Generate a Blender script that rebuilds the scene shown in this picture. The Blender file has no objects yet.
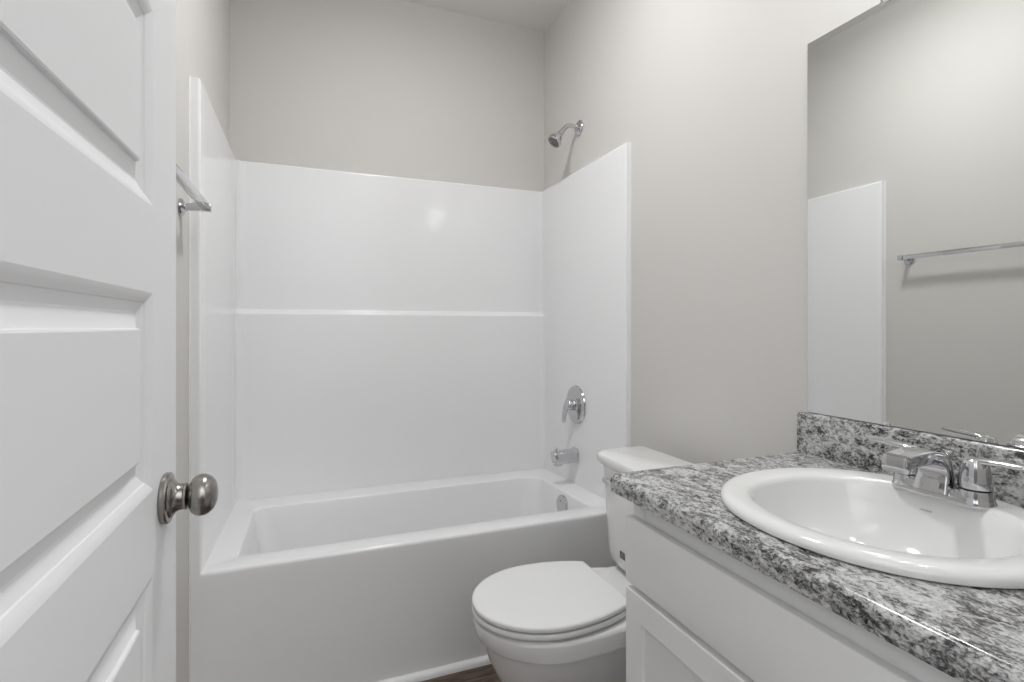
import bpy, bmesh, math, random
from mathutils import Vector, Matrix

scene = bpy.context.scene
COL = scene.collection
PI = math.pi

# ---------------------------------------------------------------- camera
cam_d = bpy.data.cameras.new('camera')
cam = bpy.data.objects.new('camera', cam_d)
COL.objects.link(cam)
cam.location = (0.3302, -2.606, 1.195)
cam.rotation_euler = (PI/2, 0, -0.3732)
cam_d.sensor_fit = 'HORIZONTAL'
cam_d.sensor_width = 36.0
cam_d.lens = 36.0*522.776/1024.0
cam_d.shift_x = -2.58/1024.0
cam_d.shift_y = -14.16/1024.0
cam_d.clip_start = 0.02
scene.camera = cam

# ---------------------------------------------------------------- world, exposure
world = bpy.data.worlds.new('world')
scene.world = world
world.use_nodes = True
wb = world.node_tree.nodes['Background']
wb.inputs[1].default_value = 1.9
def build_world():
    # invented fill light for the unseen hall: brighter upward, noise patches for chrome contrast
    nt = world.node_tree; N = nt.nodes; L = nt.links
    tc = N.new('ShaderNodeTexCoord')
    sp = N.new('ShaderNodeSeparateXYZ')
    L.new(tc.outputs['Generated'], sp.inputs[0])
    mr = N.new('ShaderNodeMapRange')
    mr.inputs['From Min'].default_value = -1.0
    mr.inputs['From Max'].default_value = 1.0
    L.new(sp.outputs['Z'], mr.inputs['Value'])
    cr = N.new('ShaderNodeValToRGB')
    e = cr.color_ramp.elements
    e[0].position = 0.0; e[0].color = (0.04, 0.038, 0.036, 1)
    e[1].position = 1.0; e[1].color = (1.0, 1.0, 1.0, 1)
    for p, c in ((0.36, 0.09), (0.46, 0.24), (0.56, 0.42), (0.68, 0.80), (0.80, 1.0)):
        q = e.new(p); q.color = (c*0.99, c, c*1.015, 1)
    L.new(mr.outputs['Result'], cr.inputs['Fac'])
    nz = N.new('ShaderNodeTexNoise')
    nz.inputs['Scale'].default_value = 1.7
    nz.inputs['Detail'].default_value = 1.0
    L.new(tc.outputs['Generated'], nz.inputs['Vector'])
    c2 = N.new('ShaderNodeValToRGB')
    c2.color_ramp.elements[0].position = 0.40; c2.color_ramp.elements[0].color = (0.25, 0.25, 0.25, 1)
    c2.color_ramp.elements[1].position = 0.60; c2.color_ramp.elements[1].color = (1.5, 1.5, 1.5, 1)
    L.new(nz.outputs['Fac'], c2.inputs['Fac'])
    mx = N.new('ShaderNodeMixRGB'); mx.blend_type = 'MULTIPLY'; mx.inputs['Fac'].default_value = 1.0
    L.new(cr.outputs['Color'], mx.inputs['Color1'])
    L.new(c2.outputs['Color'], mx.inputs['Color2'])
    L.new(mx.outputs['Color'], wb.inputs[0])
build_world()
vs = scene.view_settings
vs.view_transform = 'Standard'
vs.look = 'None'
vs.gamma = 1.0
vs.use_curve_mapping = False
vs.exposure = 0.0

# ---------------------------------------------------------------- lamps of the room
CEIL_LAMP = (0.74, -1.20)
CEIL_W = 9.8
VAN_W = 0.5
VAN_X, VAN_Z = 1.38, 2.29
VAN_Y = (-1.86, -2.04, -2.22)

def point_light(name, loc, w, r, colr=(0.985, 0.995, 1.01)):
    d = bpy.data.lights.new(name, 'POINT')
    d.energy = w
    d.shadow_soft_size = r
    d.color = colr
    o = bpy.data.objects.new(name, d)
    COL.objects.link(o)
    o.location = loc
    return o

def disk_light(name, loc, w, size, colr=(0.985, 0.995, 1.01)):
    d = bpy.data.lights.new(name, 'AREA')
    d.shape = 'DISK'
    d.size = size
    d.energy = w
    d.color = colr
    o = bpy.data.objects.new(name, d)
    COL.objects.link(o)
    o.location = loc
    return o

disk_light('ceiling_lamp_light', (CEIL_LAMP[0], CEIL_LAMP[1], 2.735), CEIL_W, 0.22)
point_light('ceiling_lamp_glow', (CEIL_LAMP[0], CEIL_LAMP[1], 2.70), 10.5, 0.1)
for vy in VAN_Y:
    disk_light('vanity_lamp_light', (VAN_X, vy, VAN_Z-0.122), VAN_W, 0.10)

# ---------------------------------------------------------------- materials
def new_mat(name):
    m = bpy.data.materials.new(name)
    m.use_nodes = True
    nt = m.node_tree
    return m, nt, nt.nodes, nt.links, nt.nodes['Principled BSDF']

def simple(name, colr, rough=0.5, metal=0.0, coat=0.0, spec=0.5, bump=0.0, bscale=200.0, var=0.0):
    m, nt, N, L, b = new_mat(name)
    b.inputs['Base Color'].default_value = (*colr, 1)
    b.inputs['Roughness'].default_value = rough
    b.inputs['Metallic'].default_value = metal
    b.inputs['Coat Weight'].default_value = coat
    b.inputs['Coat Roughness'].default_value = 0.05
    b.inputs['Specular IOR Level'].default_value = spec
    tc = N.new('ShaderNodeTexCoord')
    nz = N.new('ShaderNodeTexNoise')
    nz.inputs['Scale'].default_value = bscale
    nz.inputs['Detail'].default_value = 3.0
    L.new(tc.outputs['Object'], nz.inputs['Vector'])
    if bump > 0:
        bp = N.new('ShaderNodeBump')
        bp.inputs['Strength'].default_value = bump
        bp.inputs['Distance'].default_value = 0.002
        L.new(nz.outputs['Fac'], bp.inputs['Height'])
        L.new(bp.outputs['Normal'], b.inputs['Normal'])
    if var > 0:
        mp = N.new('ShaderNodeMapRange')
        mp.inputs['To Min'].default_value = rough-var
        mp.inputs['To Max'].default_value = rough+var
        L.new(nz.outputs['Fac'], mp.inputs['Value'])
        L.new(mp.outputs['Result'], b.inputs['Roughness'])
    return m

M_wall = simple('wall_paint', (0.650, 0.634, 0.606), 0.6, bump=0.12, bscale=170, spec=0.3)
M_ceil = simple('ceiling_paint', (0.80, 0.79, 0.77), 0.9, bump=0.25, bscale=120, spec=0.2)
M_trim = simple('trim_paint', (0.80, 0.80, 0.80), 0.35, bump=0.02, bscale=60)
M_door = simple('door_paint', (0.84, 0.84, 0.85), 0.5, bump=0.03, bscale=90)
M_acrylic = simple('white_acrylic', (0.875, 0.875, 0.88), 0.12, spec=0.45, bump=0.02, bscale=4)
M_tub = simple('white_tub_enamel', (0.875, 0.875, 0.88), 0.16, spec=0.45, bump=0.02, bscale=6)
M_porc = simple('white_porcelain', (0.83, 0.83, 0.82), 0.08, coat=0.3, bump=0.01, bscale=10)
M_seat = simple('white_seat_plastic', (0.82, 0.82, 0.815), 0.2, bump=0.01, bscale=20)
M_cab = simple('cabinet_paint', (0.88, 0.88, 0.875), 0.36, bump=0.02, bscale=80)
M_chrome = simple('chrome', (0.62, 0.62, 0.635), 0.05, 1.0, var=0.02, bscale=30)
M_nickel = simple('satin_nickel', (0.34, 0.32, 0.30), 0.26, 1.0, var=0.04, bscale=60)
M_pewter = simple('pewter', (0.25, 0.24, 0.23), 0.35, 1.0, var=0.03, bscale=60)
M_black = simple('black_rubber', (0.012, 0.012, 0.012), 0.5, bump=0.02)
M_label = simple('grey_label', (0.10, 0.10, 0.10), 0.4, bump=0.02)
M_lglyph = simple('label_print', (0.30, 0.30, 0.30), 0.5, bump=0.02)
M_dark = simple('dark_slot', (0.50, 0.50, 0.50), 0.6, bump=0.02)
M_nozzle = simple('nozzle_grey', (0.16, 0.16, 0.155), 0.4, bump=0.2, bscale=400)
M_clip = simple('clip_chrome', (0.80, 0.80, 0.80), 0.12, 1.0, var=0.02)
M_mirror = simple('mirror_silver', (0.86, 0.87, 0.86), 0.0, 1.0)
M_medge = simple('mirror_edge', (0.16, 0.18, 0.17), 0.15, spec=0.5, bump=0.01)
M_caulk = simple('caulk', (0.78, 0.78, 0.77), 0.5, bump=0.05)

def lamp_mat(name, strength):
    m, nt, N, L, b = new_mat(name)
    b.inputs['Base Color'].default_value = (0.9, 0.9, 0.88, 1)
    b.inputs['Roughness'].default_value = 0.4
    b.inputs['Emission Color'].default_value = (1.0, 0.97, 0.92, 1)
    b.inputs['Emission Strength'].default_value = strength
    return m
M_diffuser = lamp_mat('lit_diffuser', 1.6)
M_bulb = lamp_mat('lit_bulb', 0.7)

def granite():
    m, nt, N, L, b = new_mat('granite_laminate')
    tc = N.new('ShaderNodeTexCoord')
    mp = N.new('ShaderNodeMapping')
    mp.inputs['Rotation'].default_value = (0.3, 0.25, 0.22)
    mp.inputs['Scale'].default_value = (1.0, 0.62, 1.0)
    L.new(tc.outputs['Object'], mp.inputs['Vector'])
    def noise(scale, detail, rough, dist, vec=None):
        n = N.new('ShaderNodeTexNoise')
        n.inputs['Scale'].default_value = scale
        n.inputs['Detail'].default_value = detail
        n.inputs['Roughness'].default_value = rough
        n.inputs['Distortion'].default_value = dist
        L.new(vec or mp.outputs['Vector'], n.inputs['Vector'])
        return n
    big = noise(20, 4, 0.55, 1.6)
    mid = noise(125, 6, 0.72, 1.4)
    fine = noise(260, 4, 0.7, 0.3)
    vor = N.new('ShaderNodeTexVoronoi')
    vor.inputs['Scale'].default_value = 150
    L.new(mp.outputs['Vector'], vor.inputs['Vector'])
    def math_(op, a, bb):
        n = N.new('ShaderNodeMath'); n.operation = op
        for i, q in enumerate((a, bb)):
            if isinstance(q, (int, float)): n.inputs[i].default_value = q
            else: L.new(q, n.inputs[i])
        return n.outputs[0]
    s = math_('ADD', math_('MULTIPLY', big.outputs['Fac'], 0.32), math_('MULTIPLY', mid.outputs['Fac'], 0.54))
    s = math_('ADD', s, math_('MULTIPLY', fine.outputs['Fac'], 0.26))
    s = math_('ADD', s, math_('MULTIPLY', math_('SUBTRACT', vor.outputs['Color'], 0.5), 0.10))
    cr = N.new('ShaderNodeValToRGB')
    e = cr.color_ramp.elements
    e[0].position = 0.43; e[0].color = (0.012, 0.012, 0.012, 1)
    e[1].position = 0.72; e[1].color = (0.72, 0.72, 0.71, 1)
    for p, c in ((0.485, 0.05), (0.523, 0.17), (0.562, 0.35), (0.615, 0.54)):
        q = e.new(p); q.color = (c, c, c*0.985, 1)
    L.new(s, cr.inputs['Fac'])
    L.new(cr.outputs['Color'], b.inputs['Base Color'])
    b.inputs['Roughness'].default_value = 0.16
    b.inputs['Specular IOR Level'].default_value = 0.6
    return m
M_granite = granite()

def wood_floor():
    m, nt, N, L, b = new_mat('brown_plank_floor')
    tc = N.new('ShaderNodeTexCoord')
    br = N.new('ShaderNodeTexBrick')
    br.inputs['Scale'].default_value = 1.0
    br.inputs['Brick Width'].default_value = 1.2
    br.inputs['Row Height'].default_value = 0.18
    br.inputs['Mortar Size'].default_value = 0.0015
    br.inputs['Color1'].default_value = (0.150, 0.108, 0.082, 1)
    br.inputs['Color2'].default_value = (0.110, 0.080, 0.062, 1)
    br.inputs['Mortar'].default_value = (0.02, 0.015, 0.012, 1)
    L.new(tc.outputs['Object'], br.inputs['Vector'])
    mp = N.new('ShaderNodeMapping')
    mp.inputs['Scale'].default_value = (3.0, 34.0, 3.0)
    L.new(tc.outputs['Object'], mp.inputs['Vector'])
    nz = N.new('ShaderNodeTexNoise')
    nz.inputs['Scale'].default_value = 3.0
    nz.inputs['Detail'].default_value = 7.0
    nz.inputs['Distortion'].default_value = 0.8
    L.new(mp.outputs['Vector'], nz.inputs['Vector'])
    cr = N.new('ShaderNodeValToRGB')
    cr.color_ramp.elements[0].position = 0.35
    cr.color_ramp.elements[0].color = (0.45, 0.42, 0.40, 1)
    cr.color_ramp.elements[1].position = 0.7
    cr.color_ramp.elements[1].color = (1.5, 1.45, 1.4, 1)
    L.new(nz.outputs['Fac'], cr.inputs['Fac'])
    mx = N.new('ShaderNodeMixRGB'); mx.blend_type = 'MULTIPLY'
    mx.inputs['Fac'].default_value = 1.0
    L.new(br.outputs['Color'], mx.inputs['Color1'])
    L.new(cr.outputs['Color'], mx.inputs['Color2'])
    L.new(mx.outputs['Color'], b.inputs['Base Color'])
    b.inputs['Roughness'].default_value = 0.42
    return m
M_floor = wood_floor()

# ---------------------------------------------------------------- mesh helpers
def link_mesh(name, bm, mat, parent=None, smooth=35.0, normals=True):
    if normals:
        bmesh.ops.recalc_face_normals(bm, faces=bm.faces)
    me = bpy.data.meshes.new(name)
    bm.to_mesh(me); bm.free()
    mats = mat if isinstance(mat, (list, tuple)) else [mat]
    for q in mats: me.materials.append(q)
    if smooth:
        me.shade_smooth()
        me.set_sharp_from_angle(angle=math.radians(smooth))
    o = bpy.data.objects.new(name, me)
    COL.objects.link(o)
    if parent is not None: o.parent = parent
    return o

def thing(name, label, cat, loc, group=None):
    o = bpy.data.objects.new(name, None)
    COL.objects.link(o)
    o.location = loc
    o.empty_display_size = 0.05
    o['label'] = label; o['category'] = cat
    if group: o['group'] = group
    return o

def tag(o, label, cat, group=None):
    o['label'] = label; o['category'] = cat
    if group: o['group'] = group
    return o

def structure(name, bm, mat, label, cat, smooth=35.0):
    o = link_mesh(name, bm, mat, None, smooth)
    o['kind'] = 'structure'; o['label'] = label; o['category'] = cat
    return o

def box(bm, p0, p1, bev=0.0, seg=2):
    """axis aligned box from corner p0 to corner p1, optionally bevelled"""
    c = [(a+b)/2 for a, b in zip(p0, p1)]
    s = [abs(b-a) for a, b in zip(p0, p1)]
    r = bmesh.ops.create_cube(bm, size=1.0)
    vs_ = r['verts']
    for v in vs_:
        v.co = Vector((v.co.x*s[0]+c[0], v.co.y*s[1]+c[1], v.co.z*s[2]+c[2]))
    if bev > 0:
        es = list({e for v in vs_ for e in v.link_edges})
        bmesh.ops.bevel(bm, geom=es, offset=bev, segments=seg, profile=0.5, affect='EDGES', clamp_overlap=True)
    return bm

def loft(bm, rings, closed=True, cap0=True, cap1=True):
    vr = [[bm.verts.new(p) for p in r] for r in rings]
    n = len(vr[0])
    for a, b in zip(vr[:-1], vr[1:]):
        for i in range(n if closed else n-1):
            j = (i+1) % n
            bm.faces.new((a[i], a[j], b[j], b[i]))
    if closed and cap0: bm.faces.new(list(reversed(vr[0])))
    if closed and cap1: bm.faces.new(vr[-1])
    return vr

def frame_of(axis):
    w = Vector(axis).normalized()
    u = w.orthogonal().normalized()
    return u, w.cross(u), w

def lathe(bm, origin, axis, prof, n=40, cap0=True, cap1=True):
    """prof: list of (radius, distance along axis)"""
    u, v, w = frame_of(axis); o = Vector(origin)
    rings = []
    for r, h in prof:
        rings.append([o+w*h+(u*math.cos(2*PI*i/n)+v*math.sin(2*PI*i/n))*max(r, 1e-4) for i in range(n)])
    loft(bm, rings, True, cap0, cap1)
    return bm

def sweep(bm, pts, sect, up=(0, 1, 0), scales=None):
    """sweep a closed 2-D section (list of (a,b)); a along 'side', b along normal"""
    pts = [Vector(p) for p in pts]
    rings = []
    for i, p in enumerate(pts):
        t = (pts[min(i+1, len(pts)-1)]-pts[max(i-1, 0)]).normalized()
        side = Vector(up).normalized()
        side = (side - t*side.dot(t)).normalized()
        nrm = t.cross(side)
        sc = scales[i] if scales else (1, 1)
        rings.append([p+side*a*sc[0]+nrm*b*sc[1] for a, b in sect])
    loft(bm, rings)
    return bm

def circ(r, n=16):
    return [(r*math.cos(2*PI*i/n), r*math.sin(2*PI*i/n)) for i in range(n)]

def rrect(hx, hy, r, n=5):
    out = []
    for cx, cy, a0 in ((hx-r, hy-r, 0), (-hx+r, hy-r, PI/2), (-hx+r, -hy+r, PI), (hx-r, -hy+r, 1.5*PI)):
        for k in range(n+1):
            a = a0+PI/2*k/n
            out.append((cx+r*math.cos(a), cy+r*math.sin(a)))
    return out

def spline(pts, n=8):
    """Catmull-Rom through pts"""
    P = [Vector(p) for p in pts]
    P = [P[0]*2-P[1]] + P + [P[-1]*2-P[-2]]
    out = []
    for i in range(1, len(P)-2):
        a, b, c, d = P[i-1:i+3]
        for k in range(n):
            t = k/n
            out.append(0.5*((2*b)+(c-a)*t+(2*a-5*b+4*c-d)*t*t+(3*b-a-3*c+d)*t**3))
    out.append(P[-2])
    return out

# ================================================================ THE ROOM
W = 1.524           # left wall x=0, right wall x=W, back wall y=0
ZC = 2.806
YF = -2.46          # inner face of the wall with the doorway

bm = bmesh.new(); box(bm, (-0.1, -3.2, -0.1), (W+0.1, 0.1, 0.0))
structure('floor', bm, M_floor, 'dark brown wood plank floor between toilet and white tub', 'floor')
bm = bmesh.new(); box(bm, (-0.1, YF, ZC), (W+0.1, 0.1, ZC+0.1))
structure('ceiling', bm, M_ceil, 'flat pale grey ceiling above the shower', 'ceiling')
bm = bmesh.new(); box(bm, (-0.1, YF, 0), (0.0, 0.1, ZC))
structure('wall_left', bm, M_wall, 'greige painted wall behind the open door and towel bar', 'wall')
bm = bmesh.new(); box(bm, (W, -2.575, 0), (W+0.1, 0.1, ZC))
structure('wall_right', bm, M_wall, 'greige painted wall behind the toilet and mirror', 'wall')
bm = bmesh.new(); box(bm, (0, 0.0, 0), (W, 0.1, ZC))
structure('wall_back', bm, M_wall, 'greige painted wall above the white shower surround', 'wall')
bm = bmesh.new(); box(bm, (0.95, -2.575, 0), (W, YF, ZC))
structure('wall_front', bm, M_wall, 'greige return wall beside the end of the vanity', 'wall')

# quarter-round strip at the foot of the tub
bm = bmesh.new()
prof = [(0, 0)] + [(-0.02*math.cos(a), 0.022*math.sin(a)) for a in [PI/2*k/6 for k in range(7)]]
rings = [[(x, -0.830+py, pz) for py, pz in prof] for x in (0.001, W-0.001)]
loft(bm, rings)
structure('trim_1', bm, M_trim, 'white quarter-round strip along the foot of the tub', 'trim')

def baseboard(name, x0, sx, y0, y1, label):
    bm = bmesh.new()
    p = [(0, 0), (0.014, 0), (0.014, 0.07), (0.011, 0.08), (0.006, 0.088), (0, 0.09)]
    loft(bm, [[(x0+sx*a, y, z) for a, z in p] for y in (y0, y1)])
    return structure(name, bm, M_trim, label, 'baseboard', 25)
baseboard('baseboard_right', W, -1, -1.648, -0.858, 'white baseboard on the right wall behind the toilet')
baseboard('baseboard_left', 0, 1, YF+0.01, -0.858, 'white baseboard on the left wall behind the door')

# ================================================================ DOOR
DX = 0.14; DT = 0.036          # room-side face at x=DX
DY0, DY1 = -2.455, -1.675      # hinge edge, free edge
DZ0, DZ1 = 0.012, 2.085
panels = [(0.248, 0.504), (0.615, 0.872), (0.983, 1.239), (1.351, 1.606), (1.717, 1.973)]
PY0, PY1 = -2.329, -1.801
def door_face(bm, xs, sgn):
    """one moulded face of the slab: rails and stiles with raised panels"""
    ys = [DY0, PY0, PY1, DY1]
    zs = [DZ0]
    for a, b in panels: zs += [a, b]
    zs.append(DZ1)
    grid = {}
    for i, y in enumerate(ys):
        for j, z in enumerate(zs):
            grid[i, j] = bm.verts.new((xs, y, z))
    for i in range(3):
        for j in range(len(zs)-1):
            if i == 1 and j % 2 == 1:
                prev = [grid[i, j], grid[i+1, j], grid[i+1, j+1], grid[i, j+1]]
                y0, y1, z0, z1 = ys[1], ys[2], zs[j], zs[j+1]
                for ins, dep in ((0.003, 0.0008), (0.007, 0.0024), (0.011, 0.0048), (0.0125, 0.0056), (0.0135, 0.0072), (0.020, 0.0100), (0.025, 0.0120), (0.028, 0.0122),
                                 (0.0295, 0.0118), (0.0455, 0.0068), (0.0462, 0.0030), (0.0485, 0.0020)):
                    x = xs - sgn*dep
                    cur = [bm.verts.new((x, y0+ins, z0+ins)), bm.verts.new((x, y1-ins, z0+ins)),
                           bm.verts.new((x, y1-ins, z1-ins)), bm.verts.new((x, y0+ins, z1-ins))]
                    for k in range(4):
                        bm.faces.new((prev[k], prev[(k+1) % 4], cur[(k+1) % 4], cur[k]))
                    prev = cur
                bm.faces.new(prev)
            else:
                bm.faces.new((grid[i, j], grid[i+1, j], grid[i+1, j+1], grid[i, j+1]))
    nz = len(zs)
    loop = [grid[i, 0] for i in range(4)] + [grid[3, j] for j in range(1, nz)] + \
           [grid[i, nz-1] for i in (2, 1, 0)] + [grid[0, j] for j in range(nz-2, 0, -1)]
    return loop
bm = bmesh.new()
la = door_face(bm, DX, 1)
lb = door_face(bm, DX-DT, -1)
for k in range(len(la)):
    j = (k+1) % len(la)
    bm.faces.new((la[k], la[j], lb[j], lb[k]))
door = structure('door_1', bm, M_door, 'open white raised-panel door with satin nickel knob', 'door', 11)

KY, KZ = -1.7475, 0.9555
def knob_set(sgn, x0):
    bm = bmesh.new()
    lathe(bm, (x0, KY, KZ), (sgn, 0, 0), [(0.0335, 0.0), (0.0350, 0.002), (0.0350, 0.0065), (0.0335, 0.0085), (0.0305, 0.0090), (0.0285, 0.0095), (0.0275, 0.0110),
          (0.0240, 0.0130), (0.0200, 0.0160), (0.0182, 0.0200), (0.0176, 0.0250), (0.0185, 0.0260), (0.0185, 0.0285), (0.0170, 0.0295), (0.012, 0.0300)], 48)
    ros = link_mesh('knob_rosette', bm, M_nickel, door, 30)
    bm = bmesh.new()
    lathe(bm, (x0, KY, KZ), (sgn, 0, 0), [(0.0120, 0.026), (0.0120, 0.0300), (0.0140, 0.0312), (0.0195, 0.0325), (0.0240, 0.0352), (0.0274, 0.0398),
          (0.0290, 0.0455), (0.0286, 0.0510), (0.0265, 0.0560), (0.0230, 0.0600), (0.0190, 0.0628), (0.0168, 0.0637), (0.0160, 0.0632), (0.012, 0.0655), (0.005, 0.0665)], 48)
    link_mesh('door_knob', bm, M_nickel, door, 30)
knob_set(1, DX)
knob_set(-1, DX-DT)
# latch plate on the free edge
bm = bmesh.new(); box(bm, (DX-DT/2-0.0125, DY1, KZ-0.028), (DX-DT/2+0.0125, DY1+0.0012, KZ+0.028), 0.0004, 1)
box(bm, (DX-DT/2-0.007, DY1, KZ-0.009), (DX-DT/2+0.007, DY1+0.009, KZ+0.009), 0.002, 2)
link_mesh('latch', bm, M_nickel, door, 30)
# hinges
for hz in (0.26, 1.05, 1.84):
    bm = bmesh.new()
    lathe(bm, (DX-DT-0.004, DY0-0.004, hz-0.045), (0, 0, 1), [(0.003, -0.004), (0.0055, -0.002), (0.0055, 0.09), (0.003, 0.094)], 16)
    box(bm, (DX-DT-0.0015, DY0-0.002, hz-0.043), (DX-0.006, DY0, hz+0.043), 0.0004, 1)
    link_mesh('hinge', bm, M_nickel, door, 30)

# ================================================================ BATHTUB
TY = -0.829                      # front face of the apron
def rim_z(y): return 0.467 + (0.438-0.467)*((y-TY)/0.775)

def corner_loop(x0, x1, y0, y1, rs, z, n=8):
    """rounded rectangle, radii order: (x1,y1),(x0,y1),(x0,y0),(x1,y0)"""
    out = []
    for (cx, cy, a0, r) in ((x1-rs[0], y1-rs[0], 0, rs[0]), (x0+rs[1], y1-rs[1], PI/2, rs[1]),
                            (x0+rs[2], y0+rs[2], PI, rs[2]), (x1-rs[3], y0+rs[3], 1.5*PI, rs[3])):
        for k in range(n+1):
            a = a0+PI/2*k/n
            x, y = cx+r*math.cos(a), cy+r*math.sin(a)
            out.append((x, y, z(y) if callable(z) else z))
    return out
tub = thing('bathtub', 'white alcove bathtub with smooth plain apron behind the toilet', 'bathtub', (W/2, TY/2, 0))
def in_tub(bm):
    bm.transform(Matrix.Translation((-W/2, -TY/2, 0)))
    return bm
bm = bmesh.new()
e = 0.001
def rim_o(d, dz): return corner_loop(e, W-e, TY+d, -e, (0.002,)*4, lambda y: rim_z(y)-dz)
rings = [corner_loop(e, W-e, TY, -e, (0.002,)*4, 0.0),
         corner_loop(e, W-e, TY, -e, (0.002,)*4, 0.2),
         rim_o(0, 0.030), rim_o(0, 0.013), rim_o(0.0006, 0.0085), rim_o(0.0022, 0.0045), rim_o(0.005, 0.0015), rim_o(0.009, 0.0),
         rim_o(0.016, -0.0002)]
R_in = (0.075, 0.045, 0.022, 0.030)
def opening(d, dz, dr=0.0, tilt=0.0):
    return corner_loop(0.115+d, 1.396-d*0.7, -0.735+d*0.7, -0.190-d*0.7, tuple(r+dr for r in R_in), lambda y: rim_z(y)-dz)
rings += [opening(-0.006, 0.0), opening(-0.002, 0.001), opening(0.001, 0.004), opening(0.003, 0.010), opening(0.010, 0.06, 0.015),
          opening(0.022, 0.14, 0.03), opening(0.034, 0.24, 0.045), opening(0.042, 0.29, 0.05)]
rings += [corner_loop(0.175, 1.35, -0.69, -0.24, (0.1, 0.1, 0.1, 0.1), 0.125),
          corner_loop(0.21, 1.32, -0.66, -0.27, (0.09, 0.09, 0.09, 0.09), 0.105),
          corner_loop(0.26, 1.28, -0.62, -0.31, (0.08, 0.08, 0.08, 0.08), 0.10)]
loft(bm, rings)
tubmesh = link_mesh('tub_shell', in_tub(bm), M_tub, tub, 50)
# overflow plate on the drain-end wall and the drain
ax = Vector((-1, 0, 0.10)).normalized()
bm = bmesh.new()
lathe(bm, (1.3845, -0.500, 0.395), ax, [(0.045, -0.010), (0.0455, 0.003), (0.044, 0.007), (0.036, 0.010), (0.022, 0.0115), (0.006, 0.012), (0.003, 0.012)], 40)
ov = link_mesh('overflow_plate', in_tub(bm), M_chrome, tub, 30)
for dz in (-0.02, 0.02):
    bm = bmesh.new()
    lathe(bm, Vector((1.3845, -0.500, 0.395+dz))+ax*0.0095, ax, [(0.004, 0), (0.004, 0.002), (0.002, 0.003)], 14)
    link_mesh('screw', in_tub(bm), M_pewter, ov, 30)
bm = bmesh.new()
lathe(bm, (1.20, -0.465, 0.098), (0, 0, 1), [(0.038, 0), (0.038, 0.003), (0.034, 0.005), (0.026, 0.004), (0.024, 0.010), (0.015, 0.013), (0.004, 0.014)], 32)
link_mesh('drain', in_tub(bm), M_chrome, tub, 30)

bm = bmesh.new()
arc = [(0, 0)] + [(0.0045*math.cos(PI/2*k/5), -0.0045*math.sin(PI/2*k/5)) for k in range(6)]
loft(bm, [[(a+0.0003, TY+b, z) for a, b in arc] for z in (0.002, 0.462)])
link_mesh('caulk_bead', in_tub(bm), M_caulk, tub, 50)

# ================================================================ SHOWER SURROUND
ZT = 1.9305                    # top edge
ZL = 1.263                     # ledge
sur = thing('shower_surround', 'glossy white three-wall shower surround with a long ledge, standing on the tub', 'shower surround', (W/2, -0.4, 0.445))
SF = -0.8297
RC = 0.038
def back_off(z):               # distance of the back panel surface from the wall
    if z > ZL+0.012: return 0.012
    if z > ZL-0.012:
        t = (ZL+0.012-z)/0.024
        return 0.012+0.034*(0.5-0.5*math.cos(PI*min(1, t*1.0)))
    return 0.046 + 0.006*(ZL-z)/0.8
def side_off(z, s):
    base = 0.030 if s < 0 else 0.022
    step = 0.0008 if s < 0 else 0.0
    if z > ZL+0.008: return base-step
    if z > ZL-0.008: return base-step+step*(ZL+0.008-z)/0.016
    return base
levels = [0.4385, 0.446, 0.475, 0.60, 0.75, 0.9, 1.05, 1.2, ZL-0.030, ZL-0.014, ZL-0.012, ZL-0.009, ZL-0.006, ZL-0.003, ZL, ZL+0.003, ZL+0.006, ZL+0.009, ZL+0.012, ZL+0.014,
          ZL+0.03, 1.35, 1.5, 1.7, 1.85, ZT-0.012, ZT-0.009, ZT-0.006, ZT-0.002, ZT]
def path(seg, z):
    """inner surface line and matching wall line for one panel at height z"""
    b = back_off(z); l = side_off(z, -1); r = side_off(z, 1)
    top = max(0.0, 1-(ZT-z)/0.006) if z > ZT-0.006 else 0.0
    sh = 0.004*top*top
    b -= sh; l -= sh; r -= sh
    inner = []
    if seg == 'left':
        inner += [(l*0.72, SF), (l*0.87, SF+0.0004), (l*0.95, SF+0.0017), (l*0.99, SF+0.004), (l, SF+0.010)]
        ye = -b-RC
        for k in range(1, 9): inner.append((l, SF+0.010+(ye-SF-0.010)*k/8))
        for k in range(1, 9):
            a = PI/2*k/8
            inner.append((l+RC-RC*math.cos(a), -b-RC+RC*math.sin(a)))
        wall_ = [(0.0005, max(SF, min(y, -0.0005))) if i < 14 else (0.0005 if k_ < 0 else 0.0005, -0.0005) for i, (x, y) in enumerate(inner) for k_ in (0,)]
    elif seg == 'back':
        x0, x1 = l+RC, W-r-RC*0.5
        for k in range(17): inner.append((x0+(x1-x0)*k/16, -b))
        wall_ = [(x, -0.0005) for x, y in inner]
    else:
        rc = RC*0.5
        for k in range(9):
            a = PI/2*k/8
            inner.append((W-r-rc+rc*math.sin(a), -b-rc+rc*math.cos(a)))
        for k in range(1, 9): inner.append((W-r, -b-rc+(SF+0.010+b+rc)*k/8))
        inner += [(W-r*0.99, SF+0.004), (W-r*0.95, SF+0.0017), (W-r*0.87, SF+0.0004), (W-r*0.72, SF)]
        wall_ = [(W-0.0005, max(SF, min(y, -0.0005))) for x, y in inner]
    if seg == 'left':
        wall_ = [(0.0005, max(SF, min(y, -0.0005))) for x, y in inner]
    return inner, wall_
for seg, nm in (('left', 'side_panel'), ('back', 'back_panel'), ('right', 'side_panel')):
    bm = bmesh.new()
    rings = []
    for z in levels:
        i_, w_ = path(seg, z)
        rings.append([(x, y, z) for x, y in i_]+[(x, y, z) for x, y in reversed(w_)])
    loft(bm, rings)
    bm.transform(Matrix.Translation((-W/2, 0.4, -0.445)))
    link_mesh(nm, bm, M_acrylic, sur, 50)

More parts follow.
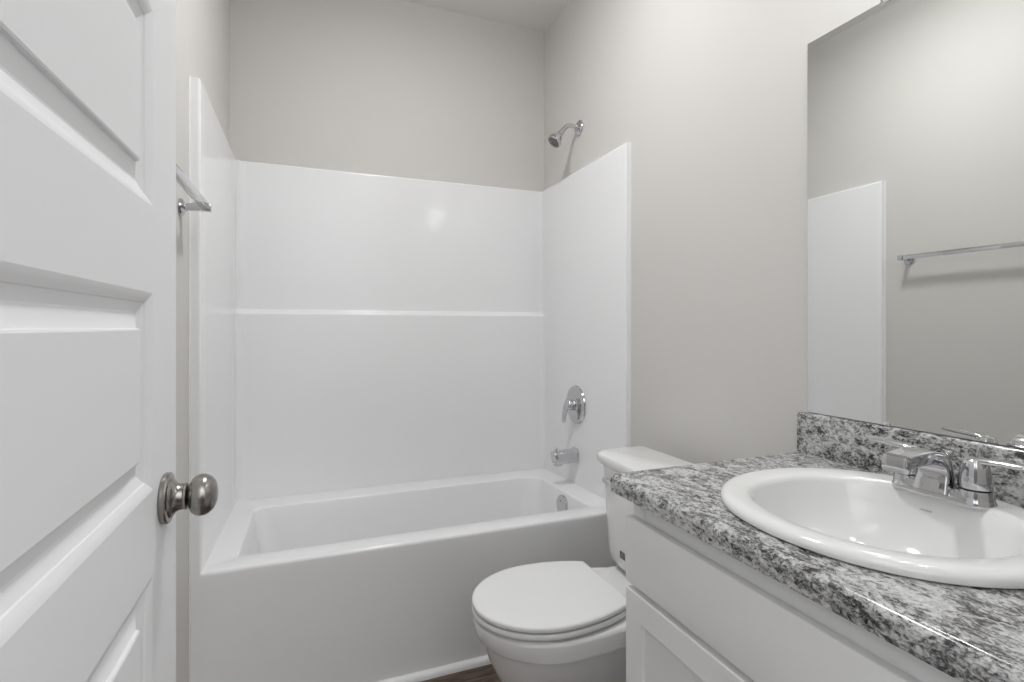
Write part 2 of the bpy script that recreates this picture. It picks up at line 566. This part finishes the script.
for xw, sx in ((0.0, 1), (W, -1)):
    bm = bmesh.new()
    arc = [(0, 0)] + [(0.0045*math.cos(PI/2*k/5), -0.0045*math.sin(PI/2*k/5)) for k in range(6)]
    loft(bm, [[(xw+sx*(a+0.0003), SF+b, z) for a, b in arc] for z in (0.475, ZT)])
    bm.transform(Matrix.Translation((-W/2, 0.4, -0.445)))
    link_mesh('caulk_bead', bm, M_caulk, sur, 50)

# ================================================================ SHOWER FITTINGS (right wall)
FX = W; FY, FZ = -0.404, 2.140
sh = thing('overhead_shower', 'chrome shower head on a bent arm high on the right wall', 'shower head', (FX, FY, FZ))
bm = bmesh.new()
lathe(bm, (0, 0, 0), (-1, 0, 0), [(0.037, 0.0005), (0.037, 0.002), (0.035, 0.006), (0.029, 0.011), (0.020, 0.014), (0.0145, 0.0155), (0.0145, 0.024), (0.011, 0.025)], 36)
link_mesh('flange', bm, M_chrome, sh, 30)
bm = bmesh.new()
arm_pts = spline([(-0.012, 0, 0), (-0.035, 0, 0.004), (-0.058, 0, 0.004), (-0.079, 0, -0.011), (-0.097, 0, -0.036)], 8)
sweep(bm, arm_pts, circ(0.0108, 20))
link_mesh('arm', bm, M_chrome, sh, 40)
hd = Vector((-0.62, 0.0, -0.78)).normalized()
hp = Vector((-0.094, 0, -0.032))
bm = bmesh.new()
lathe(bm, hp, hd, [(0.008, -0.004), (0.0135, -0.002), (0.0145, 0.004), (0.0145, 0.012), (0.0115, 0.015), (0.0115, 0.018), (0.0155, 0.021), (0.020, 0.027), (0.0245, 0.036), (0.0295, 0.046), (0.0335, 0.053),
      (0.0350, 0.058), (0.0350, 0.066), (0.0330, 0.069), (0.0300, 0.0685)], 40)
hm = link_mesh('head', bm, M_chrome, sh, 30)
bm = bmesh.new()
lathe(bm, hp, hd, [(0.0299, 0.062), (0.0299, 0.0692), (0.022, 0.0705), (0.013, 0.0710), (0.012, 0.0685), (0.004, 0.0690)], 36)
link_mesh('nozzle_plate', bm, M_nozzle, hm, 30)

VX, VY, VZ = W-0.022, -0.417, 0.828
sv = thing('shower_valve', 'round chrome shower valve with hanging lever on the white surround', 'shower valve', (VX, VY, VZ))
bm = bmesh.new()
lathe(bm, (0, 0, 0), (-1, 0, 0), [(0.090, 0.0), (0.0905, 0.004), (0.088, 0.009), (0.080, 0.0125), (0.06, 0.0120), (0.045, 0.0125), (0.034, 0.013), (0.032, 0.016), (0.028, 0.018), (0.010, 0.0185)], 56)
link_mesh('escutcheon', bm, M_chrome, sv, 30)
bm = bmesh.new()
lathe(bm, (0, 0, 0), (-1, 0, 0), [(0.024, 0.016), (0.024, 0.030), (0.026, 0.031), (0.027, 0.038), (0.026, 0.046), (0.022, 0.053), (0.014, 0.057), (0.004, 0.058)], 40)
# lever dropping from the hub, curving away from the wall
lev = spline([(-0.040, 0.004, 0.020), (-0.050, 0.010, -0.002), (-0.053, 0.018, -0.030), (-0.054, 0.024, -0.058), (-0.054, 0.028, -0.082)], 6)
sweep(bm, lev, [(a*1.15, b*0.6) for a, b in circ(0.0145, 18)], (0, 1, 0), [(1.35-0.55*i/(len(lev)-1),)*2 for i in range(len(lev))])
link_mesh('lever', bm, M_chrome, sv, 40)

ts = thing('tub_spout', 'short chrome tub spout below the shower valve', 'tub spout', (VX, -0.408, 0.588))
bm = bmesh.new()
sp = [(0.0, 0, 0), (-0.004, 0, 0), (-0.008, 0, 0), (-0.04, 0, -0.0005), (-0.08, 0, -0.0015), (-0.108, 0, -0.003), (-0.115, 0, -0.0035), (-0.118, 0, -0.004)]
sc = [(1.16, 1.16), (1.18, 1.18), (1.0, 1.0), (0.97, 0.98), (0.95, 0.97), (0.93, 0.97), (0.90, 0.94), (0.84, 0.88)]
sweep(bm, sp, rrect(0.029, 0.030, 0.012, 6), (0, 1, 0), sc)
box(bm, (-0.116, -0.020, -0.041), (-0.078, 0.020, -0.024), 0.005, 2)
link_mesh('spout_body', bm, M_chrome, ts, 40)
bm = bmesh.new()
lathe(bm, (-0.103, 0, 0.024), (0, 0, 1), [(0.0045, 0), (0.0045, 0.010), (0.0075, 0.011), (0.008, 0.016), (0.006, 0.019), (0.002, 0.0195)], 20)
link_mesh('diverter_pull', bm, M_chrome, ts, 40)

# ================================================================ TOWEL BAR (left wall)
BZ = 1.526
tb = thing('towel_bar', 'square chrome towel bar on the left wall beside the open door', 'towel bar', (0, -1.245, BZ))
bm = bmesh.new(); box(bm, (0.055, -0.310, -0.010), (0.071, 0.310, 0.010), 0.0015, 2)
link_mesh('bar', bm, M_chrome, tb, 30)
for s in (-1, 1):
    bm = bmesh.new()
    cy = s*0.300
    lathe(bm, (0.0005, cy, -0.004), (1, 0, 0), [(0.024, 0), (0.025, 0.002), (0.024, 0.006), (0.019, 0.010), (0.013, 0.0125), (0.012, 0.013)], 32)
    sweep(bm, [(0.008, cy, -0.004), (0.020, cy, -0.003), (0.035, cy, -0.0005), (0.055, cy, 0), (0.0725, cy, 0), (0.075, cy, 0)],
          rrect(0.0105, 0.0115, 0.002, 3), (0, 1, 0), [(0.85, 0.85), (0.8, 0.8), (0.95, 0.95), (1, 1), (1, 1), (0.85, 0.85)])
    link_mesh('post', bm, M_chrome, tb, 35)

# ================================================================ TOILET
TCY = -1.255
toi = thing('toilet', 'white two-piece toilet with closed lid between tub and vanity', 'toilet', (1.13, TCY, 0))
TO = Vector((1.13, TCY, 0))
def egg(xf, xm, xb, hw, z, n=48, p=2.0, zf=None):
    """plan outline: front tip xf, widest at xm, rear xb, half width hw"""
    out = []
    for i in range(n):
        a = 2*PI*i/n
        c, s = math.cos(a), math.sin(a)
        if c < 0:
            x = xm+(xm-xf)*c
            y = hw*s
        else:
            c2 = abs(c)**(2/p); s2 = math.copysign(abs(s)**(2/p), s)
            x = xm+(xb-xm)*c2; y = hw*s2
        out.append((x-TO.x, y, z if zf is None else zf(x)))
    return out
bm = bmesh.new()
rings = [egg(0.842, 1.12, 1.345, 0.108, 0.0, p=3), egg(0.842, 1.12, 1.345, 0.109, 0.015, p=3), egg(0.852, 1.12, 1.34, 0.102, 0.024, p=3),
         egg(0.860, 1.12, 1.335, 0.098, 0.06, p=3), egg(0.861, 1.11, 1.335, 0.097, 0.11, p=3), egg(0.858, 1.09, 1.335, 0.097, 0.145, p=3), egg(0.851, 1.08, 1.335, 0.100, 0.165, p=3),
         egg(0.833, 1.06, 1.335, 0.113, 0.20, p=2.8), egg(0.808, 1.02, 1.33, 0.129, 0.24, p=2.7), egg(0.785, 0.99, 1.33, 0.146, 0.29, p=2.7),
         egg(0.773, 0.975, 1.33, 0.157, 0.33, p=2.7), egg(0.770, 0.967, 1.33, 0.161, 0.346, p=2.7), egg(0.764, 0.964, 1.33, 0.175, 0.349, p=2.7), egg(0.756, 0.963, 1.33, 0.181, 0.352, p=2.7), egg(0.751, 0.963, 1.33, 0.182, 0.357, p=2.7),
         egg(0.747, 0.96, 1.33, 0.183, 0.380, p=2.7), egg(0.746, 0.96, 1.33, 0.1835, 0.393, p=2.7), egg(0.748, 0.96, 1.33, 0.1825, 0.399, p=2.7),
         egg(0.757, 0.96, 1.325, 0.178, 0.4035, p=2.7), egg(0.80, 0.96, 1.32, 0.155, 0.404, p=2.7)]
loft(bm, rings)
link_mesh('bowl', bm, M_porc, toi, 40)
# rear deck that carries the tank
bm = bmesh.new()
def deck_loop(z, g):
    pts = [(1.10, 0.135), (1.17, 0.135), (1.25, 0.140), (1.40, 0.140), (1.42, 0.12), (1.42, -0.12), (1.40, -0.140), (1.25, -0.140), (1.17, -0.135), (1.10, -0.135)]
    return [(1.26+(x-1.26)*g-TO.x, y*g, z) for x, y in pts]
loft(bm, [deck_loop(0.30, 0.80), deck_loop(0.35, 0.95), deck_loop(0.375, 1.0), deck_loop(0.398, 1.0), deck_loop(0.404, 0.985), deck_loop(0.4055, 0.95)])
link_mesh('tank_deck', bm, M_porc, toi, 40)
# seat ring and lid
XB = 1.150
def lid_loop(g, z, xf=0.742, hw=0.1785, xb=XB, dome=0.0):
    """round front, cut straight at the hinge side"""
    xm = 0.952; out = []
    n = 40
    R = 0.295
    amax = math.acos(min(1, (xb-xm)/R))       # angle where the rear arc meets the cut
    pts = []
    for i in range(n+1):
        a = amax+(2*PI-2*amax)*i/n
        c, s = math.cos(a), math.sin(a)
        x = xm+(R*c if c > 0 else (xm-xf)*c); y = hw*s
        pts.append((x, y))
    cx = (xf+xb)/2
    return [(cx+(x-cx)*g-TO.x, y*g, z) for x, y in pts]
bm = bmesh.new()
loft(bm, [lid_loop(0.92, 0.4085), lid_loop(0.975, 0.4090), lid_loop(0.995, 0.4115), lid_loop(1.004, 0.4160), lid_loop(1.0, 0.4215), lid_loop(0.985, 0.4250), lid_loop(0.95, 0.4255)])
link_mesh('seat', bm, M_seat, toi, 40)
bm = bmesh.new()
loft(bm, [lid_loop(0.93, 0.4285), lid_loop(0.978, 0.4290), lid_loop(0.996, 0.4315), lid_loop(1.0, 0.4355), lid_loop(0.998, 0.4400), lid_loop(0.990, 0.4425), lid_loop(0.975, 0.4440),
          lid_loop(0.94, 0.4448), lid_loop(0.7, 0.4456), lid_loop(0.3, 0.4462)])
link_mesh('lid', bm, M_seat, toi, 40)
for s in (-1, 1):
    bm = bmesh.new()
    box(bm, (1.140-TO.x, s*0.075-0.024, 0.400), (1.176-TO.x, s*0.075+0.024, 0.422), 0.006, 3)
    link_mesh('hinge', bm, M_seat, toi, 40)
# tank
def tank_loop(xf, xb, hw, ch, z):
    cy = ch*0.8
    pts = [(xb-0.012, hw), (xf+ch, hw), (xf+ch*0.45, hw-cy*0.30), (xf+ch*0.12, hw-cy*0.75), (xf, hw-cy*1.25),
           (xf-0.004, hw*0.5), (xf-0.006, 0), (xf-0.004, -hw*0.5),
           (xf, -hw+cy*1.25), (xf+ch*0.12, -hw+cy*0.75), (xf+ch*0.45, -hw+cy*0.30), (xf+ch, -hw), (xb-0.012, -hw), (xb, -hw+0.012), (xb, hw-0.012)]
    return [(x-TO.x, y, z) for x, y in pts]
bm = bmesh.new()
loft(bm, [tank_loop(1.285, 1.40, 0.165, 0.05, 0.407), tank_loop(1.268, 1.415, 0.180, 0.05, 0.415), tank_loop(1.258, 1.42, 0.188, 0.05, 0.432), tank_loop(1.254, 1.42, 0.191, 0.05, 0.46), tank_loop(1.248, 1.425, 0.198, 0.05, 0.60),
          tank_loop(1.244, 1.43, 0.205, 0.05, 0.72), tank_loop(1.242, 1.43, 0.207, 0.05, 0.737)])
link_mesh('tank', bm, M_porc, toi, 40)
bm = bmesh.new()
loft(bm, [tank_loop(1.242, 1.432, 0.209, 0.05, 0.735), tank_loop(1.236, 1.438, 0.220, 0.05, 0.738), tank_loop(1.232, 1.441, 0.225, 0.05, 0.746), tank_loop(1.2295, 1.442, 0.227, 0.05, 0.758), tank_loop(1.231, 1.441, 0.226, 0.05, 0.766),
          tank_loop(1.234, 1.438, 0.223, 0.05, 0.7705), tank_loop(1.240, 1.433, 0.217, 0.048, 0.772)])
link_mesh('tank_lid', bm, M_porc, toi, 40)
bm = bmesh.new()
lathe(bm, (1.244-TO.x, 0.150, 0.688), (-1, 0, 0), [(0.011, -0.004), (0.011, 0.002), (0.009, 0.004), (0.006, 0.005), (0.006, 0.009)], 24)
sweep(bm, spline([(1.237-TO.x, 0.156, 0.688), (1.233-TO.x, 0.12, 0.687), (1.232-TO.x, 0.085, 0.682)], 6), [(a, b*0.5) for a, b in circ(0.009, 14)], (0, 0, 1))
link_mesh('flush_lever', bm, M_chrome, toi, 40)
bm = bmesh.new()
box(bm, (1.2465-TO.x, 0.047, 0.463), (1.2535-TO.x, 0.073, 0.485), 0.0004, 1)
lab = link_mesh('label', bm, M_label, toi, 30)
bm = bmesh.new()
for k, (a, b) in enumerate(((0.050, 0.070), (0.053, 0.067), (0.051, 0.064))):
    box(bm, (1.2459-TO.x, a, 0.4670+k*0.0055), (1.2467-TO.x, b, 0.4695+k*0.0055))
link_mesh('print_lines', bm, M_lglyph, lab, 30)
for s in (-1, 1):
    bm = bmesh.new()
    lathe(bm, (1.20-TO.x, s*0.106, 0.010), (0, 0, 1), [(0.014, 0), (0.014, 0.008), (0.011, 0.017), (0.004, 0.021)], 20)
    link_mesh('bolt_cap', bm, M_seat, toi, 40)

# ================================================================ VANITY CABINET
CX0 = 0.984                     # face-frame plane
CY1, CY0 = -1.645, -2.440       # left end, right end
CT = 0.836                      # top of the cabinet box
van = thing('vanity_cabinet', 'white vanity cabinet with flat drawer front above recessed-panel doors', 'cabinet', (1.25, -2.03, 0))
VO = Vector((1.25, -2.03, 0))
def loc(p): return (p[0]-VO.x, p[1]-VO.y, p[2]-VO.z)
def vbox(bm, p0, p1, bev=0.0015, seg=2): box(bm, loc(p0), loc(p1), bev, seg)
bm = bmesh.new()
t = 0.018
vbox(bm, (CX0, CY1-t, 0.0), (W-0.002, CY1, CT))                    # side toward the toilet
vbox(bm, (CX0, CY0, 0.0), (W-0.002, CY0+t, CT))
vbox(bm, (CX0+0.02, CY0+t, 0.10), (W-0.002, CY1-t, 0.118))
vbox(bm, (W-0.012, CY0+t, 0.118), (W-0.002, CY1-t, CT))
link_mesh('carcass', bm, M_cab, van, 30)
bm = bmesh.new()
vbox(bm, (CX0-0.001, CY1-0.042, 0.10), (CX0+0.018, CY1, CT))
vbox(bm, (CX0-0.001, CY0, 0.10), (CX0+0.018, CY0+0.042, CT))
vbox(bm, (CX0-0.001, CY0+0.042, CT-0.075), (CX0+0.018, CY1-0.042, CT))
vbox(bm, (CX0-0.001, CY0+0.042, 0.62), (CX0+0.018, CY1-0.042, 0.66))
vbox(bm, (CX0-0.001, CY0+0.042, 0.10), (CX0+0.018, CY1-0.042, 0.14))
link_mesh('face_frame', bm, M_cab, van, 30)
bm = bmesh.new(); vbox(bm, (CX0+0.06, CY0+t, 0.0), (CX0+0.075, CY1-t, 0.10))
link_mesh('toe_kick', bm, M_cab, van, 30)
FXD = 0.965                     # front plane of doors and drawer front
LE = CY1+0.003
bm = bmesh.new(); vbox(bm, (FXD, -2.405, 0.650), (CX0-0.001, LE, 0.789), 0.0025, 3)
link_mesh('drawer_front', bm, M_cab, van, 30)
def shaker(y1, y0, z0, z1, knob_y):
    bm = bmesh.new()
    fw = 0.055
    x0, x1 = FXD, CX0-0.001
    # slab front with stepped-in centre panel
    o = [(y0, z0), (y1, z0), (y1, z1), (y0, z1)]
    def ring(i, x): return [loc((x, a+(i if k in (0, 3) else -i), b+(i if k in (0, 1) else -i))) for k, (a, b) in enumerate(o)]
    loft(bm, [ring(0, x1), ring(0, x0+0.0025), ring(0.0008, x0+0.0008), ring(0.0025, x0), ring(fw, x0), ring(fw+0.0012, x0+0.001), ring(fw+0.0016, x0+0.009), ring(fw+0.003, x0+0.0095)])
    d = link_mesh('door', bm, M_cab, van, 20)
    bm = bmesh.new()
    lathe(bm, loc((x0, knob_y, 0.606)), (-1, 0, 0), [(0.008, 0), (0.0075, 0.003), (0.005, 0.006), (0.005, 0.014), (0.009, 0.018), (0.0135, 0.022), (0.0145, 0.027), (0.013, 0.031), (0.008, 0.034), (0.003, 0.035)], 28)
    link_mesh('knob', bm, M_pewter, d, 30)
shaker(LE, -2.0285, 0.125, 0.637, -1.962)
shaker(-2.0315, -2.405, 0.125, 0.637, -2.098)

# ================================================================ COUNTERTOP
CTZ = 0.874
top = thing('countertop', 'grey and white granite-look countertop with backsplash on the vanity', 'countertop', (1.25, -2.03, 0.836))
TT = Vector((1.25, -2.03, 0.836))
KY1, KY0 = -1.621, -2.448
SX, SY = 1.225, -2.007           # sink centre
bm = bmesh.new()
KX = 0.940
# bull-nosed front profile (x,z)
pr_ = [(W-0.002, 0.838), (KX+0.004, 0.838)]
for k in range(9):
    a = PI+PI/2*0 - (PI/2)*k/8
    pr_.append((KX+0.014+0.014*math.cos(a), CTZ-0.016+0.016*math.sin(a)))
pr_[1] = (KX, 0.838)
pr_.append((W-0.002, CTZ))
nx = 48
ell = lambda k: (SX+0.205*math.cos(2*PI*k/nx), SY+0.225*math.sin(2*PI*k/nx))
# front edge + ends as a swept solid with an oval cut-out in the top
va = [bm.verts.new((x, KY1, z)) for x, z in pr_]
vb = [bm.verts.new((x, KY0, z)) for x, z in pr_]
for i in range(1, len(pr_)-2):   # everything but the flat top and underside
    bm.faces.new((va[i], va[i+1], vb[i+1], vb[i]))
bm.faces.new((va[-1], va[0], vb[0], vb[-1]))
bm.faces.new(va); bm.faces.new(list(reversed(vb)))
hole = [bm.verts.new((*ell(k), CTZ)) for k in range(nx)]
low = [bm.verts.new((*ell(k), 0.838)) for k in range(nx)]
for k in range(nx): bm.faces.new((hole[k], hole[(k+1) % nx], low[(k+1) % nx], low[k]))
# four corner fans round the oval
q = nx//4
for cor, hl in (((va[-1], va[-2], vb[-2], vb[-1]), hole), ((va[0], va[1], vb[1], vb[0]), low)):   # (+x,+y), (-x,+y), (-x,-y), (+x,-y)
    for c in range(4):
        for k in range(c*q, (c+1)*q):
            bm.faces.new((cor[c], hl[k % nx], hl[(k+1) % nx]))
        k = ((c+1)*q) % nx
        bm.faces.new((cor[c], hl[k], cor[(c+1) % 4]))
bm.transform(Matrix.Translation(-TT))
link_mesh('worktop', bm, M_granite, top, 30)
bm = bmesh.new()
bp = [(W-0.001, CTZ), (W-0.0205, CTZ), (W-0.0205, 0.966), (W-0.019, 0.971), (W-0.015, 0.9745), (W-0.010, 0.9755), (W-0.001, 0.9755)]
loft(bm, [[(x-TT.x, y-TT.y, z-TT.z) for x, z in bp] for y in (KY1+0.008, KY0)])
link_mesh('backsplash', bm, M_granite, top, 30)

# ================================================================ SINK
snk = thing('sink', 'white oval drop-in sink set into the granite countertop', 'sink', (SX, SY, CTZ))
bm = bmesh.new()
n = 72
def oval(cx, ax, ay, z, p=2.0):
    return [(cx+ax*math.copysign(abs(math.cos(2*PI*k/n))**(2/p), math.cos(2*PI*k/n)),
             ay*math.copysign(abs(math.sin(2*PI*k/n))**(2/p), math.sin(2*PI*k/n)), z) for k in range(n)]
P2 = 2.12
AX, AY = 0.239, 0.249
IX, IY, IO = 0.180, 0.188, -0.011      # the bowl's mouth, set toward the front
rings = [oval(0, AX-0.005, AY-0.005, 0.0005, P2), oval(0, AX-0.001, AY-0.001, 0.0030, P2), oval(0, AX, AY, 0.0075, P2), oval(0, AX-0.0015, AY-0.0015, 0.0125, P2),
         oval(0, AX-0.006, AY-0.006, 0.0172, P2), oval(0, AX-0.013, AY-0.013, 0.0198, P2), oval(-0.001, AX-0.020, AY-0.021, 0.0203, P2),
         oval(IO*0.8, IX+0.012, IY+0.013, 0.0192, P2), oval(IO, IX+0.005, IY+0.005, 0.0172, P2), oval(IO, IX, IY, 0.0130, P2), oval(IO, IX-0.004, IY-0.004, 0.0050, P2),
         oval(IO, IX-0.010, IY-0.010, -0.018, P2), oval(IO, IX-0.021, IY-0.024, -0.052, P2), oval(IO, IX-0.045, IY-0.052, -0.090, P2), oval(IO, 0.07, 0.078, -0.115, 2), oval(IO, 0.026, 0.026, -0.124, 2)]
loft(bm, rings, True, False, True)
link_mesh('basin', bm, M_porc, snk, 45)
bm = bmesh.new()
lathe(bm, (IO, 0, -0.1245), (0, 0, 1), [(0.031, 0), (0.031, 0.003), (0.027, 0.005), (0.020, 0.0035), (0.018, 0.008), (0.010, 0.011), (0.003, 0.0115)], 32)
link_mesh('drain', bm, M_chrome, snk, 30)
# overflow slot in the rear wall of the bowl, under the faucet
bm = bmesh.new()
xo = IO+IX-0.0098
box(bm, (xo-0.0016, 0.010, -0.0175), (xo+0.004, 0.044, -0.0150), 0.0008, 2)
link_mesh('overflow_slot', bm, M_dark, snk, 30)

# ================================================================ FAUCET
FCX, FCY, FCZ = 1.398, -2.004, CTZ+0.0180
fau = thing('faucet', 'chrome two-handle faucet with a broad arched spout on the sink ledge', 'faucet', (FCX, FCY, FCZ))
bm = bmesh.new()
def stad(hl, r, z, m=12):
    out = []
    for k in range(m+1):
        a = PI*k/m
        out.append((r*math.cos(a), hl+r*math.sin(a), z))
    for k in range(m+1):
        a = PI+PI*k/m
        out.append((r*math.cos(a), -hl+r*math.sin(a), z))
    return out
loft(bm, [stad(0.0525, 0.0285, -0.003), stad(0.0525, 0.0290, 0.003), stad(0.0525, 0.0270, 0.0065), stad(0.0525, 0.0255, 0.014), stad(0.0525, 0.0245, 0.0185), stad(0.0525, 0.022, 0.0205)])
for s in (-1, 1):
    lathe(bm, (0, s*0.0525, 0.0), (0, 0, 1), [(0.0265, 0.012), (0.0255, 0.020), (0.0245, 0.0235), (0.018, 0.0245)], 40)
link_mesh('base_plate', bm, M_chrome, fau, 35)
# spout: a broad ribbon that rises at the back and arches forward over the bowl
bm = bmesh.new()
spth = spline([(-0.022, 0, 0.006), (-0.018, 0, 0.022), (-0.014, 0, 0.040), (-0.017, 0, 0.056), (-0.032, 0, 0.0685), (-0.057, 0, 0.0735), (-0.088, 0, 0.0735), (-0.118, 0, 0.0700)], 6)
m = len(spth)
scl = []
for i in range(m):
    t_ = i/(m-1)
    scl.append((1.24-0.32*min(1, t_*1.6), 1.25-0.25*min(1, t_*3)))
sweep(bm, spth, rrect(0.0230, 0.0120, 0.004, 4), (0, 1, 0), scl)
# drop lip at the spout's end
sweep(bm, [(-0.122, 0, 0.0795), (-0.122, 0, 0.071), (-0.1225, 0, 0.058), (-0.123, 0, 0.052)], rrect(0.0215, 0.0085, 0.004, 3), (0, 1, 0), [(0.9, 0.8), (1, 1), (1, 1), (0.93, 0.85)])
link_mesh('spout', bm, M_chrome, fau, 40)
bm = bmesh.new()   # lift rod knob behind the spout
lathe(bm, (0.022, 0, 0.018), (0, 0, 1), [(0.003, 0), (0.003, 0.045), (0.006, 0.047), (0.0068, 0.053), (0.005, 0.058), (0.002, 0.059)], 20)
link_mesh('lift_rod', bm, M_chrome, fau, 40)
for s in (-1, 1):
    y = s*0.0525
    bm = bmesh.new()
    lathe(bm, (0, y, 0.024), (0, 0, 1), [(0.0215, 0), (0.0215, 0.003)], 40)
    link_mesh('seal_ring', bm, M_black, fau, 30)
    bm = bmesh.new()
    lathe(bm, (0, y, 0.0265), (0, 0, 1), [(0.0235, 0), (0.0240, 0.002), (0.0230, 0.014), (0.0210, 0.029), (0.0185, 0.041), (0.0155, 0.0475), (0.009, 0.0505), (0.003, 0.0515)], 44)
    lv = spline([(0.0, y-s*0.006, 0.0705), (0.0, y+s*0.012, 0.0740), (-0.001, y+s*0.035, 0.0755), (-0.002, y+s*0.060, 0.0765), (-0.003, y+s*0.078, 0.0785)], 6)
    mm = len(lv)
    sweep(bm, lv, rrect(0.0105, 0.0045, 0.004, 4), (1, 0, 0), [(1.25-0.45*i/(mm-1), 1.25-0.55*i/(mm-1)) for i in range(mm)])
    link_mesh('handle', bm, M_chrome, fau, 40)

# ================================================================ MIRROR
MY1, MY0, MZ0, MZ1 = -1.632, -2.44, 0.9775, 1.9195
mir = thing('mirror', 'large frameless wall mirror standing above the backsplash', 'mirror', (W, (MY0+MY1)/2, MZ0))
MO = Vector((W, (MY0+MY1)/2, MZ0))
bm = bmesh.new()
box(bm, (W-0.006-MO.x, MY0-MO.y, 0), (W-0.0005-MO.x, MY1-MO.y, MZ1-MZ0))
bm.faces.ensure_lookup_table()
bmesh.ops.recalc_face_normals(bm, faces=bm.faces)
for f in bm.faces: f.material_index = 0 if f.normal.x < -0.9 else 1
link_mesh('glass', bm, [M_mirror, M_medge], mir, 0)
for cy in (-1.830, -2.24):
    for top_ in (0, 1):
        bm = bmesh.new()
        z = MZ1-MZ0 if top_ else 0.0
        s = 1 if top_ else -1
        hw = 0.012
        if top_:
            box(bm, (-0.0095, cy-hw-MO.y, z-0.007), (-0.006, cy+hw-MO.y, z+0.004), 0.0008, 2)
            box(bm, (-0.0095, cy-hw-MO.y, z+0.0005), (-0.0005, cy+hw-MO.y, z+0.004), 0.0008, 2)
        else:
            box(bm, (-0.0095, cy-hw*0.6-MO.y, z-0.0015), (-0.006, cy+hw*0.6-MO.y, z+0.007), 0.0008, 2)
        link_mesh('mirror_clip', bm, M_clip, mir, 30)

# ================================================================ LAMPS (just outside the photograph)
cl = thing('ceiling_light', 'round white flush ceiling light over the middle of the room', 'ceiling light', (CEIL_LAMP[0], CEIL_LAMP[1], ZC))
bm = bmesh.new()
lathe(bm, (0, 0, 0), (0, 0, -1), [(0.15, 0), (0.155, 0.004), (0.155, 0.022), (0.148, 0.028), (0.128, 0.029)], 48)
link_mesh('rim', bm, M_trim, cl, 30)
bm = bmesh.new()
lathe(bm, (0, 0, 0), (0, 0, -1), [(0.128, 0.024), (0.126, 0.032), (0.11, 0.042), (0.07, 0.050), (0.02, 0.053)], 48)
link_mesh('diffuser', bm, M_diffuser, cl, 40)

vl = thing('vanity_light', 'three-lamp chrome vanity light bar above the mirror', 'wall light', (W, -2.04, VAN_Z+0.09))
bm = bmesh.new(); box(bm, (-0.022, -0.30, -0.045), (-0.001, 0.30, 0.045), 0.006, 3)
link_mesh('back_plate', bm, M_nickel, vl, 30)
for vy in VAN_Y:
    y = vy+2.04
    bm = bmesh.new()
    sweep(bm, spline([(-0.02, y, 0.0), (-0.07, y, 0.012), (-0.115, y, 0.012), (VAN_X-W, y, -0.008), (VAN_X-W, y, -0.030)], 6), circ(0.007, 14))
    lathe(bm, (VAN_X-W, y, -0.022), (0, 0, -1), [(0.010, 0), (0.022, 0.004), (0.024, 0.03), (0.02, 0.034)], 28)
    ar = link_mesh('lamp_arm', bm, M_nickel, vl, 40)
    bm = bmesh.new()
    lathe(bm, (VAN_X-W, y, -0.040), (0, 0, -1), [(0.024, 0), (0.034, 0.012), (0.046, 0.035), (0.054, 0.062), (0.058, 0.075), (0.056, 0.075), (0.052, 0.062), (0.044, 0.035), (0.032, 0.013), (0.022, 0.003)], 40, False, False)
    link_mesh('lamp_shade', bm, M_bulb, vl, 40)
